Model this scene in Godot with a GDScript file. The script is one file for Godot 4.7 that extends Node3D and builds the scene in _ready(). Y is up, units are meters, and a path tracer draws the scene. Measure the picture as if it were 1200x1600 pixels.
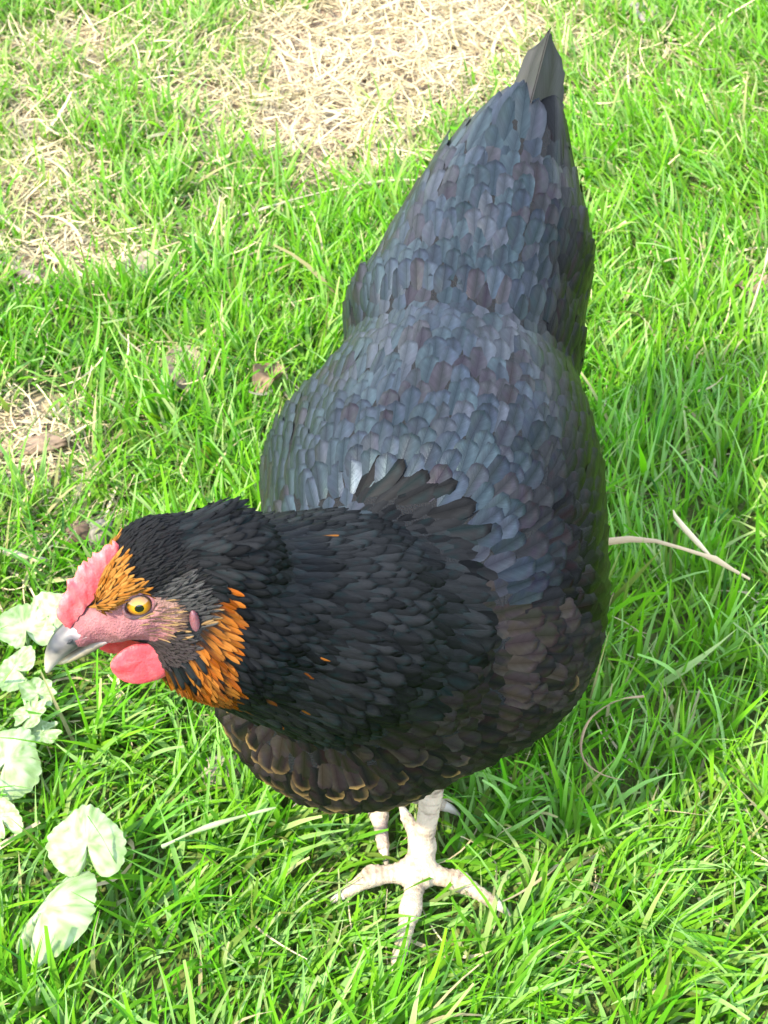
extends Node3D
# A black hen with an orange-flecked neck on a sunlit lawn, seen from above.

var rng := RandomNumberGenerator.new()
var noise := FastNoiseLite.new()
var HB := Vector3(0.02, 0.0, -0.03)      # where the hen stands
var hen: Node3D

# ------------------------------------------------------------------ small helpers
func numbered(called: String, parent: Node) -> String:
	if not parent.has_node(NodePath(called)):
		return called
	var k := 1
	while parent.has_node(NodePath("%s_%03d" % [called, k])):
		k += 1
	return "%s_%03d" % [called, k]

var counts := {}
func put(o: Node3D, called: String, parent: Node) -> void:
	var key := "%d/%s" % [parent.get_instance_id(), called]
	var k: int = counts.get(key, 0)
	counts[key] = k + 1
	o.name = called if k == 0 else "%s_%03d" % [called, k]
	parent.add_child(o, true)

func obj(called: String, mesh: Mesh, mat: Material, parent: Node) -> MeshInstance3D:
	var o := MeshInstance3D.new()
	o.mesh = mesh
	if mat:
		o.material_override = mat
	put(o, called, parent)
	return o

func thing(called: String, label: String, category: String, at: Vector3, group := "") -> Node3D:
	var o := Node3D.new()
	put(o, called, self)
	o.position = at
	tag(o, label, category, group)
	return o

func tag(o: Node, label: String, category: String, group := "", kind := "") -> void:
	if label != "":
		o.set_meta("label", label)
	if category != "":
		o.set_meta("category", category)
	if group != "":
		o.set_meta("group", group)
	if kind != "":
		o.set_meta("kind", kind)

func srgb(r: float, g: float, b: float) -> Color:
	return Color(r, g, b).linear_to_srgb()

func vmat(rough: float, metal := 0.0, spec := 0.5) -> StandardMaterial3D:
	var m := StandardMaterial3D.new()
	m.vertex_color_use_as_albedo = true
	m.roughness = rough
	m.metallic = metal
	m.metallic_specular = spec
	m.cull_mode = BaseMaterial3D.CULL_DISABLED
	return m

func array_mesh(v: PackedVector3Array, n: PackedVector3Array, c: PackedColorArray, idx: PackedInt32Array, uv := PackedVector2Array()) -> ArrayMesh:
	var a := []
	a.resize(Mesh.ARRAY_MAX)
	a[Mesh.ARRAY_VERTEX] = v
	a[Mesh.ARRAY_NORMAL] = n
	if c.size():
		a[Mesh.ARRAY_COLOR] = c
	if uv.size():
		a[Mesh.ARRAY_TEX_UV] = uv
	a[Mesh.ARRAY_INDEX] = idx
	var m := ArrayMesh.new()
	m.add_surface_from_arrays(Mesh.PRIMITIVE_TRIANGLES, a)
	return m

func smooth_normals(v: PackedVector3Array, idx: PackedInt32Array) -> PackedVector3Array:
	var n := PackedVector3Array()
	n.resize(v.size())
	for k in range(0, idx.size(), 3):
		var q := (v[idx[k + 2]] - v[idx[k]]).cross(v[idx[k + 1]] - v[idx[k]])
		n[idx[k]] += q
		n[idx[k + 1]] += q
		n[idx[k + 2]] += q
	for k in n.size():
		n[k] = n[k].normalized()
	return n

# a grid of (rows+1) x (cols+1) points into a mesh
func grid_mesh(pts: PackedVector3Array, cols: PackedColorArray, rows: int, across: int) -> ArrayMesh:
	var idx := PackedInt32Array()
	var uv := PackedVector2Array()
	for i in rows + 1:
		for j in across + 1:
			uv.append(Vector2(float(j) / across, float(i) / rows))
	for i in rows:
		for j in across:
			var a := i * (across + 1) + j
			var b := a + across + 1
			idx.append_array([a, b, a + 1, a + 1, b, b + 1])
	return array_mesh(pts, smooth_normals(pts, idx), cols, idx, uv)

# a tapered tube through points with radii
func tube_mesh(pts: Array, rad: Array, cols: Array, sides := 6) -> ArrayMesh:
	var v := PackedVector3Array()
	var c := PackedColorArray()
	var n: int = pts.size()
	for i in n:
		var t: Vector3 = (pts[mini(i + 1, n - 1)] - pts[maxi(i - 1, 0)]).normalized()
		var s := t.cross(Vector3(0.13, 0.9, 0.31)).normalized()
		var u := s.cross(t)
		for j in sides + 1:
			var a := TAU * j / sides
			v.append(pts[i] + (s * cos(a) + u * sin(a)) * rad[i])
			c.append(cols[i])
	return grid_mesh(v, c, n - 1, sides)

# ------------------------------------------------------------------ the hen's shape as a distance field
const BODY := {
	"breast": [Vector3(-0.016, 0.182, -0.046), 0.069], "breast_r": [Vector3(0.041, 0.188, -0.075), 0.070],
	"mid": [Vector3(0.030, 0.200, -0.127), 0.086], "back": [Vector3(0.034, 0.212, -0.186), 0.083], "wing": [Vector3(-0.026, 0.205, -0.177), 0.042],
	"saddle": [Vector3(0.052, 0.240, -0.265), 0.0775], "rump": [Vector3(0.0685, 0.265, -0.308), 0.0615], "tail_b": [Vector3(0.079, 0.295, -0.346), 0.043],
	"tail_c": [Vector3(0.088, 0.322, -0.358), 0.020], "tail_t": [Vector3(0.093, 0.345, -0.364), 0.005],
	"neck0": [Vector3(-0.005, 0.235, -0.029), 0.058], "neck1": [Vector3(-0.031, 0.268, -0.011), 0.052], "neck2": [Vector3(-0.055, 0.292, 0.003), 0.0435],
	"neck3": [Vector3(-0.070, 0.312, 0.018), 0.0345], "nape": [Vector3(-0.093, 0.350, 0.0165), 0.0155],
	"hip_l": [Vector3(0.045, 0.165, -0.10), 0.046], "hock_l": [Vector3(0.0345, 0.116, -0.046), 0.016],
	"hip_r": [Vector3(-0.015, 0.165, -0.12), 0.046], "hock_r": [Vector3(-0.012, 0.116, -0.105), 0.016],
}
const FRONT := [["breast", "mid"], ["mid", "back"], ["breast", "breast_r"], ["breast_r", "mid"], ["back", "wing"]]
const REAR := [["saddle", "rump"], ["rump", "tail_b"], ["tail_b", "tail_c"], ["tail_c", "tail_t"]]
const NECK := [["neck0", "neck1"], ["neck1", "neck2"], ["neck2", "neck3"], ["neck3", "nape"]]
const LEGS := [["hip_l", "hock_l"], ["hip_r", "hock_r"]]
var ca := {}     # chain name -> [a's, ab's, 1/ab.ab, ra, rb-ra]

func pack_chain(called: String, list: Array) -> void:
	var a := PackedVector3Array()
	var ab := PackedVector3Array()
	var q := PackedFloat32Array()
	for s in list:
		var p: Array = BODY[s[0]] if s[0] is String else s[0]
		var r: Array = BODY[s[1]] if s[1] is String else s[1]
		a.append(p[0])
		ab.append(r[0] - p[0])
		q.append_array([1.0 / maxf((r[0] - p[0]).length_squared(), 1e-9), p[1], r[1] - p[1]])
	ca[called] = [a, ab, q, a.size()]

func chain(c: Array, p: Vector3, k: float) -> float:
	var a: PackedVector3Array = c[0]
	var ab: PackedVector3Array = c[1]
	var q: PackedFloat32Array = c[2]
	var d := 9.0
	for i in c[3]:
		var w := p - a[i]
		var t := clampf(w.dot(ab[i]) * q[i * 3], 0.0, 1.0)
		var e := (w - ab[i] * t).length() - q[i * 3 + 1] - q[i * 3 + 2] * t
		var h := k - absf(d - e)
		d = minf(d, e)
		if h > 0.0:
			d -= h * h / (4.0 * k)
	return d

func smin(a: float, b: float, k: float) -> float:
	var h := maxf(k - absf(a - b), 0.0)
	return minf(a, b) - h * h / (4.0 * k)

# the head's own axes: forward (beak), up (comb), left (the side seen)
var HF: Vector3
var HU: Vector3
var HL: Vector3
var HO: Vector3

const HS := 1.14        # size of the head against its plan

func head_axes() -> void:
	var pitch := deg_to_rad(48.0)
	var r := Vector3.RIGHT
	var u := Vector3(0, cos(pitch), -sin(pitch))
	var v := Vector3(0, sin(pitch), cos(pitch))
	HF = (r * -0.848 - u * 0.53).normalized()
	var nn := r * -0.53 + u * 0.848
	HU = nn * 0.8 + v * 0.6
	HL = v * 0.8 - nn * 0.6
	HO = Vector3(-0.0995, 0.3471, 0.0388) - HL * 0.0125 * HS

func hl(p: Vector3) -> Vector3:
	var w := (p - HO) / HS
	return Vector3(w.dot(HF), w.dot(HU), w.dot(HL))

func hw(a: float, b: float, c: float) -> Vector3:
	return HO + (HF * a + HU * b + HL * c) * HS

func ell(p: Vector3, c: Vector3, r: Vector3) -> float:
	var q := (p - c) / r
	var k := q.length()
	return (k - 1.0) * minf(r.x, minf(r.y, r.z)) if k < 0.001 else k * (k - 1.0) / (q / r).length()

func rcone(p: Vector3, a: Vector3, ra: float, b: Vector3, rb: float) -> float:
	var ab := b - a
	var t := clampf((p - a).dot(ab) / ab.length_squared(), 0.0, 1.0)
	return (p - a - ab * t).length() - lerpf(ra, rb, t)

func head_sdf(w: Vector3) -> float:
	var p := hl(w)
	p.z = absf(p.z)
	if p.length() > 0.09:
		return (p.length() - 0.05) * HS
	var d := ell(p, Vector3(-0.007, 0.002, 0), Vector3(0.019, 0.0155, 0.0125))
	d = smin(d, rcone(p, Vector3(0.0, -0.003, 0), 0.0118, Vector3(0.0265, -0.0042, 0), 0.0062), 0.006)
	d = smin(d, rcone(p, Vector3(0.012, -0.010, 0.0), 0.0075, Vector3(-0.018, -0.017, 0.0), 0.016), 0.008)
	d = smin(d, ell(p, Vector3(0.001, -0.0075, 0.0095), Vector3(0.013, 0.0055, 0.0035)), 0.004)      # cheek
	d = smin(d, ell(p, Vector3(0.003, 0.0068, 0.0095), Vector3(0.011, 0.0028, 0.0035)), 0.003)       # brow
	d = smin(d, ell(p, Vector3(-0.0155, -0.008, 0.0105), Vector3(0.0055, 0.009, 0.004)), 0.003)      # ear coverts
	d = smin(d, rcone(p, Vector3(-0.012, 0.001, 0), 0.015, Vector3(-0.03, -0.012, 0), 0.022), 0.008)
	# the socket round the eye
	d = maxf(d, 0.0060 - (p - Vector3(0.0, 0.0, 0.0128)).length())
	# wrinkles in the bare skin
	if absf(d) < 0.004:
		d += noise.get_noise_3dv(w * 2600.0) * 0.0007 + noise.get_noise_3dv(w * 1100.0) * 0.0006
	return d * HS

func body_sdf(p: Vector3) -> float:
	var d := smin(chain(ca.front, p, 0.035), chain(ca.rear, p, 0.02), 0.013)
	d = smin(d, chain(ca.legs, p, 0.02), 0.02)
	return smin(d, chain(ca.neck, p, 0.012), 0.016)

func skin_sdf(p: Vector3) -> float:
	return smin(body_sdf(p), head_sdf(p), 0.008)

func head_zone_sdf(p: Vector3) -> float:      # the same skin, where only head and neck count
	return smin(chain(ca.neck, p, 0.012), head_sdf(p), 0.008)

var toe_paths := []
func foot_sdf(p: Vector3) -> float:
	var d := chain(ca.feet, p, 0.007)
	if absf(d) < 0.004:
		# scutes: raised bands along shank and toes
		var best := 9.0
		var along := 0.0
		for s in toe_paths:
			var ab: Vector3 = s[1] - s[0]
			var t := clampf((p - s[0]).dot(ab) / ab.length_squared(), 0.0, 1.0)
			var e: float = (p - s[0] - ab * t).length()
			if e < best:
				best = e
				along = s[2] + t * ab.length()
		d -= 0.0011 * absf(sin(along * PI / 0.0036)) + noise.get_noise_3dv(p * 1500.0) * 0.0003
	return d

# surface nets over a box; only blocks near the surface are visited
func nets(lo: Vector3, hi: Vector3, cell: float, f: Callable, holes: Array) -> Array:
	var nx := int(ceil((hi.x - lo.x) / cell / 4.0)) * 4
	var ny := int(ceil((hi.y - lo.y) / cell / 4.0)) * 4
	var nz := int(ceil((hi.z - lo.z) / cell / 4.0)) * 4
	var sx := nx + 1
	var sxy := sx * (ny + 1)
	var val := PackedFloat32Array()
	val.resize(sxy * (nz + 1))
	val.fill(9.0)
	var blocks := []
	for bz in range(0, nz, 4):
		for by in range(0, ny, 4):
			for bx in range(0, nx, 4):
				var d: float = f.call(lo + Vector3(bx + 2, by + 2, bz + 2) * cell)
				if absf(d) > cell * 5.0:
					continue
				blocks.append(Vector3i(bx, by, bz))
				for z in range(bz, bz + 5):
					for y in range(by, by + 5):
						for x in range(bx, bx + 5):
							var at := x + y * sx + z * sxy
							if val[at] == 9.0:
								val[at] = f.call(lo + Vector3(x, y, z) * cell)
	var vid := PackedInt32Array()
	vid.resize(val.size())
	vid.fill(-1)
	var off := PackedInt32Array([0, 1, sx, sx + 1, sxy, sxy + 1, sxy + sx, sxy + sx + 1])
	var edges := [[0, 1], [2, 3], [4, 5], [6, 7], [0, 2], [1, 3], [4, 6], [5, 7], [0, 4], [1, 5], [2, 6], [3, 7]]
	var v := PackedVector3Array()
	var cells := PackedInt32Array()
	for b in blocks:
		for z in range(b.z, b.z + 4):
			for y in range(b.y, b.y + 4):
				for x in range(b.x, b.x + 4):
					var at: int = x + y * sx + z * sxy
					var mask := 0
					for k in 8:
						if val[at + off[k]] < 0.0:
							mask |= 1 << k
					if mask == 0 or mask == 255:
						continue
					var s := Vector3.ZERO
					var n := 0
					for e in edges:
						var p: int = e[0]
						var q: int = e[1]
						if ((mask >> p) & 1) != ((mask >> q) & 1):
							var a := val[at + off[p]]
							var t := a / (a - val[at + off[q]])
							s += Vector3(p & 1, (p >> 1) & 1, p >> 2).lerp(Vector3(q & 1, (q >> 1) & 1, q >> 2), t)
							n += 1
					var w: Vector3 = lo + (Vector3(x, y, z) + s / n) * cell
					var inside := false
					for h in holes:
						if h.has_point(w):
							inside = true
					if inside:
						continue
					vid[at] = v.size()
					v.append(w)
					cells.append(at)
	var idx := PackedInt32Array()
	var step := [1, sx, sxy]
	for at in cells:
		for ax in 3:
			var d0 := val[at]
			var d1: float = val[at + step[ax]]
			if (d0 < 0.0) == (d1 < 0.0):
				continue
			var u: int = step[(ax + 1) % 3]
			var w: int = step[(ax + 2) % 3]
			if at - u - w < 0:
				continue
			var a := vid[at]
			var b2 := vid[at - u]
			var c := vid[at - u - w]
			var e2 := vid[at - w]
			if a < 0 or b2 < 0 or c < 0 or e2 < 0:
				continue
			if d0 < 0.0:
				idx.append_array([a, c, b2, a, e2, c])
			else:
				idx.append_array([a, b2, c, a, c, e2])
	var n2 := smooth_normals(v, idx)
	if v.size() and n2[0].dot(grad(f, v[0], cell * 0.5)) < 0.0:
		for k in n2.size():
			n2[k] = -n2[k]
		idx.reverse()
	return [v, n2, idx]

func grad(f: Callable, p: Vector3, e: float) -> Vector3:
	return Vector3(f.call(p + Vector3(e, 0, 0)) - f.call(p - Vector3(e, 0, 0)), f.call(p + Vector3(0, e, 0)) - f.call(p - Vector3(0, e, 0)), f.call(p + Vector3(0, 0, e)) - f.call(p - Vector3(0, 0, e))).normalized()

# colour of the skin where it shows: pink face, black under the plumage
func bare(p: Vector3) -> float:          # 1 on the bare skin of the face
	var h := hl(p)
	var r := Vector2((h.x - 0.0075) / 0.0200, (h.y + 0.0062) / 0.0122).length()
	var tilt := h.y - 0.0042 - maxf(0.0, -h.x) * 0.4 + maxf(0.0, h.x - 0.004) * 0.12
	var side := smoothstep(0.0045, 0.0075, absf(h.z) + maxf(0.0, h.x - 0.008) * 0.6)
	return clampf((1.08 - r) * 6.0, 0.0, 1.0) * side * (1.0 - smoothstep(0.0, 0.002, tilt))

func skin_color(p: Vector3) -> Color:
	var h := hl(p)
	var k := 0.0
	if h.length() < 0.045:
		k = bare(p)
		if h.x > 0.0145 and h.y > -0.016:
			k = maxf(k, smoothstep(0.0145, 0.0175, h.x))
	var q := noise.get_noise_3dv(p * 1400.0) * 0.5 + noise.get_noise_3dv(p * 420.0) * 0.5
	var pink := Color(0.125, 0.040, 0.043).lerp(Color(0.24, 0.105, 0.098), clampf(0.5 + q * 1.3, 0, 1))
	pink = pink.lerp(Color(0.23, 0.10, 0.10), clampf(smoothstep(0.0085, 0.006, (Vector2(h.x, h.y)).length()) * 0.55 + maxf(0.0, -q - 0.1), 0, 1))
	# cheek towards the ear is darker and bristled
	pink = pink.lerp(Color(0.20, 0.13, 0.09), smoothstep(0.002, -0.012, h.x) * 0.7)
	return Color(0.011, 0.010, 0.010).lerp(pink, k)

# ------------------------------------------------------------------ feathers
# outline half-width (0..1) at t along the vane, per kind
func vane(kind: String, t: float) -> float:
	match kind:
		"round": return pow(sin(PI * clampf(0.10 + 0.55 * t, 0, 1)), 0.7) * sqrt(maxf(0.0, 1.0 - pow(t, 5.0)))
		"broad": return pow(sin(PI * clampf(0.12 + 0.5 * t, 0, 1)), 0.6) * sqrt(maxf(0.0, 1.0 - pow(t, 6.0)))
		"hackle", "tipped": return pow(sin(PI * clampf(0.12 + 0.62 * t, 0, 1)), 0.9) * sqrt(maxf(0.0, 1.0 - pow(t, 3.2)))
		"tail": return (0.70 + 0.30 * smoothstep(0.0, 0.4, t)) * sqrt(maxf(0.0, 1.0 - pow(t, 3.2)))
	return 1.0 - t

const COLLAR := [[Vector3(-0.067, 0.350, 0.031), 0.0045], [Vector3(-0.068, 0.338, 0.045), 0.0065], [Vector3(-0.071, 0.326, 0.053), 0.0075], [Vector3(-0.075, 0.311, 0.056), 0.0105], [Vector3(-0.076, 0.300, 0.054), 0.0135], [Vector3(-0.100, 0.305, 0.035), 0.012]]
var feather_cache := {}
# unit feather: x across -0.5..0.5, y along 0..1 (root to tip), z out of the plumage
func feather_mesh(kind: String, tone: Color, edge: Color, variant: int) -> Array:
	var key := "%s%s%s%d" % [kind, tone, edge, variant]
	if feather_cache.has(key):
		return feather_cache[key]
	var r := RandomNumberGenerator.new()
	r.seed = hash(key)
	var rows := 12 if kind == "tail" else 6
	var across := 4
	var v := PackedVector3Array()
	var c := PackedColorArray()
	var uv := PackedVector2Array()
	var skew := r.randf_range(-0.06, 0.06)
	var notch := r.randf_range(0.2, 0.75)
	var curl := r.randf_range(0.04, 0.13)
	for i in rows + 1:
		var t := float(i) / rows
		t = 1.0 - pow(1.0 - t, 1.5)
		for j in across + 1:
			var x := float(j) / across * 2.0 - 1.0
			var wd := vane(kind, minf(t, 0.985)) * 0.5
			var ruffle := (r.randf() - 0.5) * 0.035 * absf(x)
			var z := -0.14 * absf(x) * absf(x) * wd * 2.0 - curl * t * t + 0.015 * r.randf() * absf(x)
			if j == 2:
				z += 0.012
			var yy := t + ruffle - (0.05 * absf(x) if i == rows else 0.0)
			if kind != "tail" and i == rows - 1 and absf(absf(x) - notch) < 0.3:
				yy -= 0.02
			if kind == "tail":
				v.append(Vector3((x + 1.0) * wd, yy - 0.05 * smoothstep(0.7, 1.0, t) * (x + 1.0), -0.03 * x * x * wd - 0.03 * t * t))
			else:
				v.append(Vector3(x * wd + skew * t * t, yy, z))
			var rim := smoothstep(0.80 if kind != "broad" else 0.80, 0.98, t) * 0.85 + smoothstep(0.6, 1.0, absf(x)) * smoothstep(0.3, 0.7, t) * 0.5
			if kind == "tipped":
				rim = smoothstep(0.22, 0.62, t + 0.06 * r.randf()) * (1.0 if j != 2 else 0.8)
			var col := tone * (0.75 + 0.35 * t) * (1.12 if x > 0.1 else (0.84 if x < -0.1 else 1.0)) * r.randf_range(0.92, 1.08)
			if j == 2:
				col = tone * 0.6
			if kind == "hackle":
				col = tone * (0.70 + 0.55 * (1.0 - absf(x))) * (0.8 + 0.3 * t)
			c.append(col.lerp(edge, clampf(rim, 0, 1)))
			uv.append(Vector2(float(j) / across, t))
	var idx := PackedInt32Array()
	for i in rows:
		for j in across:
			var a := i * (across + 1) + j
			var b := a + across + 1
			idx.append_array([a, b, a + 1, a + 1, b, b + 1])
	var n := smooth_normals(v, idx)
	if n[across / 2].z < 0.0:
		for k in n.size():
			n[k] = -n[k]
		for k in range(0, idx.size(), 3):
			var s := idx[k + 1]
			idx[k + 1] = idx[k + 2]
			idx[k + 2] = s
	feather_cache[key] = [v, n, c, uv, idx, array_mesh(v, n, c, idx, uv)]
	return feather_cache[key]

func barb_image(bump: bool) -> ImageTexture:
	var im := Image.create_empty(128, 256, false, Image.FORMAT_RGB8)
	var r := RandomNumberGenerator.new()
	r.seed = 5
	var line := PackedFloat32Array()
	for k in 512:
		line.append(r.randf())
	for y in 256:
		for x in 128:
			var u := absf(x - 63.5) / 63.5
			var s := y * 0.5 - u * 46.0 + 128.0
			var q := lerpf(line[int(s) % 512], line[(int(s) + 1) % 512], s - floor(s)) * 0.5 + line[(int(s * 0.33) + 77) % 512] * 0.5
			var g := lerpf(0.78, 1.0, q) if not bump else lerpf(0.3, 0.7, 0.5 + 0.5 * sin(s * 2.4)) * 0.6 + q * 0.4
			if u < 0.035:
				g = 0.85 if not bump else 1.0
			im.set_pixel(x, y, Color(g, g, g))
	return ImageTexture.create_from_image(im)

# ------------------------------------------------------------------ ground relief, dryness and lean of the lawn
func ground_y(x: float, z: float) -> float:
	return -0.004 + noise.get_noise_2d(x * 90.0, z * 90.0) * 0.006 + noise.get_noise_2d(x * 420.0 + 50.0, z * 420.0) * 0.0025 * (1.0 + 1.5 * dry(x, z))

# x, z, radius, how much
const DRY := [[0.047, -1.084, 0.149, 1.10], [-0.030, -0.992, 0.147, 0.85], [-0.095, -1.116, 0.110, 0.70], [-0.115, -0.895, 0.091, 0.70], [-0.007, -0.830, 0.072, 0.55], [0.094, -1.183, 0.108, 0.90], [-0.373, -0.781, 0.062, 0.95], [-0.324, -0.658, 0.062, 1.10], [-0.412, -0.908, 0.058, 0.70], [-0.299, -0.379, 0.050, 1.10], [-0.319, -0.438, 0.042, 0.90], [-0.241, -0.304, 0.024, 0.80], [-0.287, -0.277, 0.029, 0.70], [-0.181, -0.505, 0.027, 0.80], [-0.098, -0.479, 0.023, 0.70], [-0.245, -0.658, 0.044, 0.70], [-0.431, -1.084, 0.099, 0.50], [-0.342, -1.116, 0.073, 0.40], [-0.227, -1.007, 0.061, 0.35], [-0.149, -0.690, 0.045, 0.50], [-0.329, -0.935, 0.253, 0.33], [0.363, -0.628, 0.032, 0.60], [0.309, -1.052, 0.178, 0.25], [0.161, -0.233, 0.017, 0.60], [0.047, -1.519, 0.322, 1.00], [-0.611, -0.781, 0.156, 0.50], [0.650, -0.908, 0.166, 0.40], [0.069, -0.064, 0.020, 0.25]]
func dry(x: float, z: float) -> float:
	var s := 0.0
	for d in DRY:
		var q: float = ((x - d[0]) * (x - d[0]) + (z - d[1]) * (z - d[1])) / (d[2] * d[2])
		if q < 4.0:
			s += d[3] * exp(-q * 1.1)
	return s

# where the broad weed leaves lie: x, z, radius
const LEAVES := [[-0.253, -0.180, 0.022], [-0.237, -0.190, 0.018], [-0.250, -0.143, 0.016], [-0.236, -0.125, 0.014], [-0.236, -0.107, 0.014], [-0.228, -0.097, 0.014], [-0.247, -0.070, 0.024], [-0.243, -0.034, 0.016], [-0.181, -0.004, 0.024], [-0.201, 0.033, 0.026]]
# x, z, lean direction (x, z), how strong
const LEAN := [[0.224, -0.438, 0.07, -1.00, 0.9], [0.208, -0.325, 0.06, -1.00, 0.9], [0.326, -0.781, -0.78, -0.62, 0.8], [0.172, -0.064, 0.66, -0.75, 0.4], [0.039, 0.045, 0.99, -0.10, 0.9], [-0.113, -0.027, 0.99, -0.11, 0.8], [-0.079, -0.088, 0.11, -0.99, 0.7], [-0.156, -0.325, -0.24, -0.97, 0.5], [-0.095, -0.648, 0.07, -1.00, 0.5], [-0.184, -0.151, 0.88, 0.48, 0.7], [-0.325, -0.908, 0.22, -0.98, 0.3], [0.295, -0.523, 0.23, -0.97, 0.6], [-0.174, 0.065, 0.04, -1.00, 0.5], [0.177, 0.045, 0.90, -0.43, 0.4], [0.126, -0.124, 0.26, -0.97, 0.8], [0.008, -0.027, -0.18, -0.98, 0.5], [-0.263, -0.311, 0.59, -0.81, 0.3]]
func lean(x: float, z: float) -> Vector2:
	var s := Vector2.ZERO
	var w := 0.0001
	for d in LEAN:
		var q: float = 1.0 / ((x - d[0]) * (x - d[0]) + (z - d[1]) * (z - d[1]) + 0.004)
		q *= q
		s += Vector2(d[2], d[3]) * d[4] * q
		w += q
	return s / w

# ------------------------------------------------------------------ blades of grass, gathered into one mesh
class Blades:
	var v := PackedVector3Array()
	var n := PackedVector3Array()
	var c := PackedColorArray()
	var idx := PackedInt32Array()

	func blade(p: Vector3, az: Vector2, th: float, bend: float, length: float, w: float, base: Color, tip: Color, twist: float, rows: int, blunt: float, fold: float, sweep := 0.0) -> void:
		var first := v.size()
		var step := length / rows
		for i in rows + 1:
			var t := float(i) / rows
			var a := th + bend * t * t
			var az2 := az.rotated(sweep * t)
			var side := Vector3(-az2.y, 0, az2.x)
			var out := Vector3(az2.x, 0, az2.y)
			var dir := out * sin(a) + Vector3(0, cos(a), 0)
			var nor := out * -cos(a) + Vector3(0, sin(a), 0)
			var tw := twist * t
			var sd := side * cos(tw) + nor * sin(tw)
			var nn := nor * cos(tw) - side * sin(tw)
			var wd := w * (0.7 + 0.3 * minf(1.0, t * 3.0)) * (1.0 - smoothstep(0.45, 1.0, t) * (1.0 - blunt))
			var col := base.lerp(tip, t)
			v.append(p - sd * wd * 0.5)
			v.append(p - nn * wd * fold)
			v.append(p + sd * wd * 0.5)
			n.append((nn + sd * fold * 1.6).normalized())
			n.append(nn)
			n.append((nn - sd * fold * 1.6).normalized())
			c.append(col)
			c.append(col * 0.94)
			c.append(col)
			p += dir * step
			if p.y < 0.003:
				p.y = 0.003
			if i < rows:
				var k := first + i * 3
				idx.append_array([k, k + 3, k + 1, k + 1, k + 3, k + 4, k + 1, k + 4, k + 2, k + 2, k + 4, k + 5])

	func mesh(host) -> ArrayMesh:
		return host.array_mesh(v, n, c, idx)

var foot_segs := []
func near_foot(x: float, z: float) -> float:
	var best := 9.0
	for s in foot_segs:
		var a := Vector2(s[0].x, s[0].z)
		var ab := Vector2(s[1].x, s[1].z) - a
		var t := clampf((Vector2(x, z) - a).dot(ab) / maxf(ab.length_squared(), 1e-8), 0, 1)
		best = minf(best, (Vector2(x, z) - a - ab * t).length())
	return best

func green(r: RandomNumberGenerator, patch: float) -> Color:
	var a := Color(0.065, 0.225, 0.006).lerp(Color(0.145, 0.320, 0.012), clampf(0.5 + patch + r.randfn(0.0, 0.35), 0, 1))
	var k := r.randf()
	if k < 0.28:
		a = a.lerp(Color(0.26, 0.42, 0.13), r.randf_range(0.4, 1.0))
	elif k < 0.35:
		a = a.lerp(Color(0.11, 0.12, 0.03), r.randf_range(0.5, 1.0))
	elif k < 0.43:
		a = a.lerp(Color(0.035, 0.13, 0.03), r.randf())
	return a * r.randf_range(0.85, 1.2)

func straw(r: RandomNumberGenerator) -> Color:
	return Color(0.38, 0.31, 0.16).lerp(Color(0.48, 0.40, 0.24), r.randf()).lerp(Color(0.24, 0.17, 0.09), r.randf() * r.randf() * 0.8)

# ------------------------------------------------------------------ build
func _ready() -> void:
	rng.seed = 11
	noise.seed = 3
	noise.frequency = 0.08
	noise.fractal_octaves = 3
	head_axes()
	for k in [["front", FRONT], ["rear", REAR], ["neck", NECK], ["legs", LEGS]]:
		pack_chain(k[0], k[1])

	# camera, sky, sun, exposure
	var cam := Camera3D.new()
	cam.name = "camera"
	cam.fov = 45.0
	cam.near = 0.02
	cam.far = 400.0
	add_child(cam)
	cam.position = Vector3(0, 0.747, 0.348)
	cam.rotation_degrees = Vector3(-48, 0, 0)
	cam.current = true
	var attr := CameraAttributesPhysical.new()
	attr.frustum_focal_length = 28.97      # the same 45 degrees
	attr.frustum_near = 0.02
	attr.frustum_far = 400.0
	attr.frustum_focus_distance = 0.60
	attr.exposure_aperture = 18.0
	cam.attributes = attr
	var env := Environment.new()
	env.background_mode = Environment.BG_SKY
	var sky := Sky.new()
	var sm := ProceduralSkyMaterial.new()
	sm.sky_top_color = Color(0.64, 0.70, 0.81)
	sm.sky_horizon_color = Color(0.86, 0.91, 0.97)
	sm.sky_curve = 0.22
	sm.ground_bottom_color = Color(0.25, 0.33, 0.18)
	sm.ground_horizon_color = Color(0.6, 0.66, 0.6)
	sm.sun_angle_max = 12.0
	sky.sky_material = sm
	env.sky = sky
	env.background_energy_multiplier = 1.75
	env.tonemap_mode = Environment.TONE_MAPPER_LINEAR
	env.tonemap_exposure = 4.4
	env.sdfgi_enabled = true
	env.ssao_enabled = true
	env.ssil_enabled = true
	var we := WorldEnvironment.new()
	we.name = "world_environment"
	we.environment = env
	add_child(we)
	var sun := DirectionalLight3D.new()
	sun.name = "sun"
	sun.light_energy = 1.05
	sun.light_color = Color(1.0, 0.965, 0.90)
	sun.light_angular_distance = 2.0
	sun.shadow_enabled = true
	add_child(sun)
	sun.look_at_from_position(Vector3(-0.56, 0.78, 0.30), Vector3.ZERO)

	build_ground()
	build_hen()
	build_grass()
	build_small_things()

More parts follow.
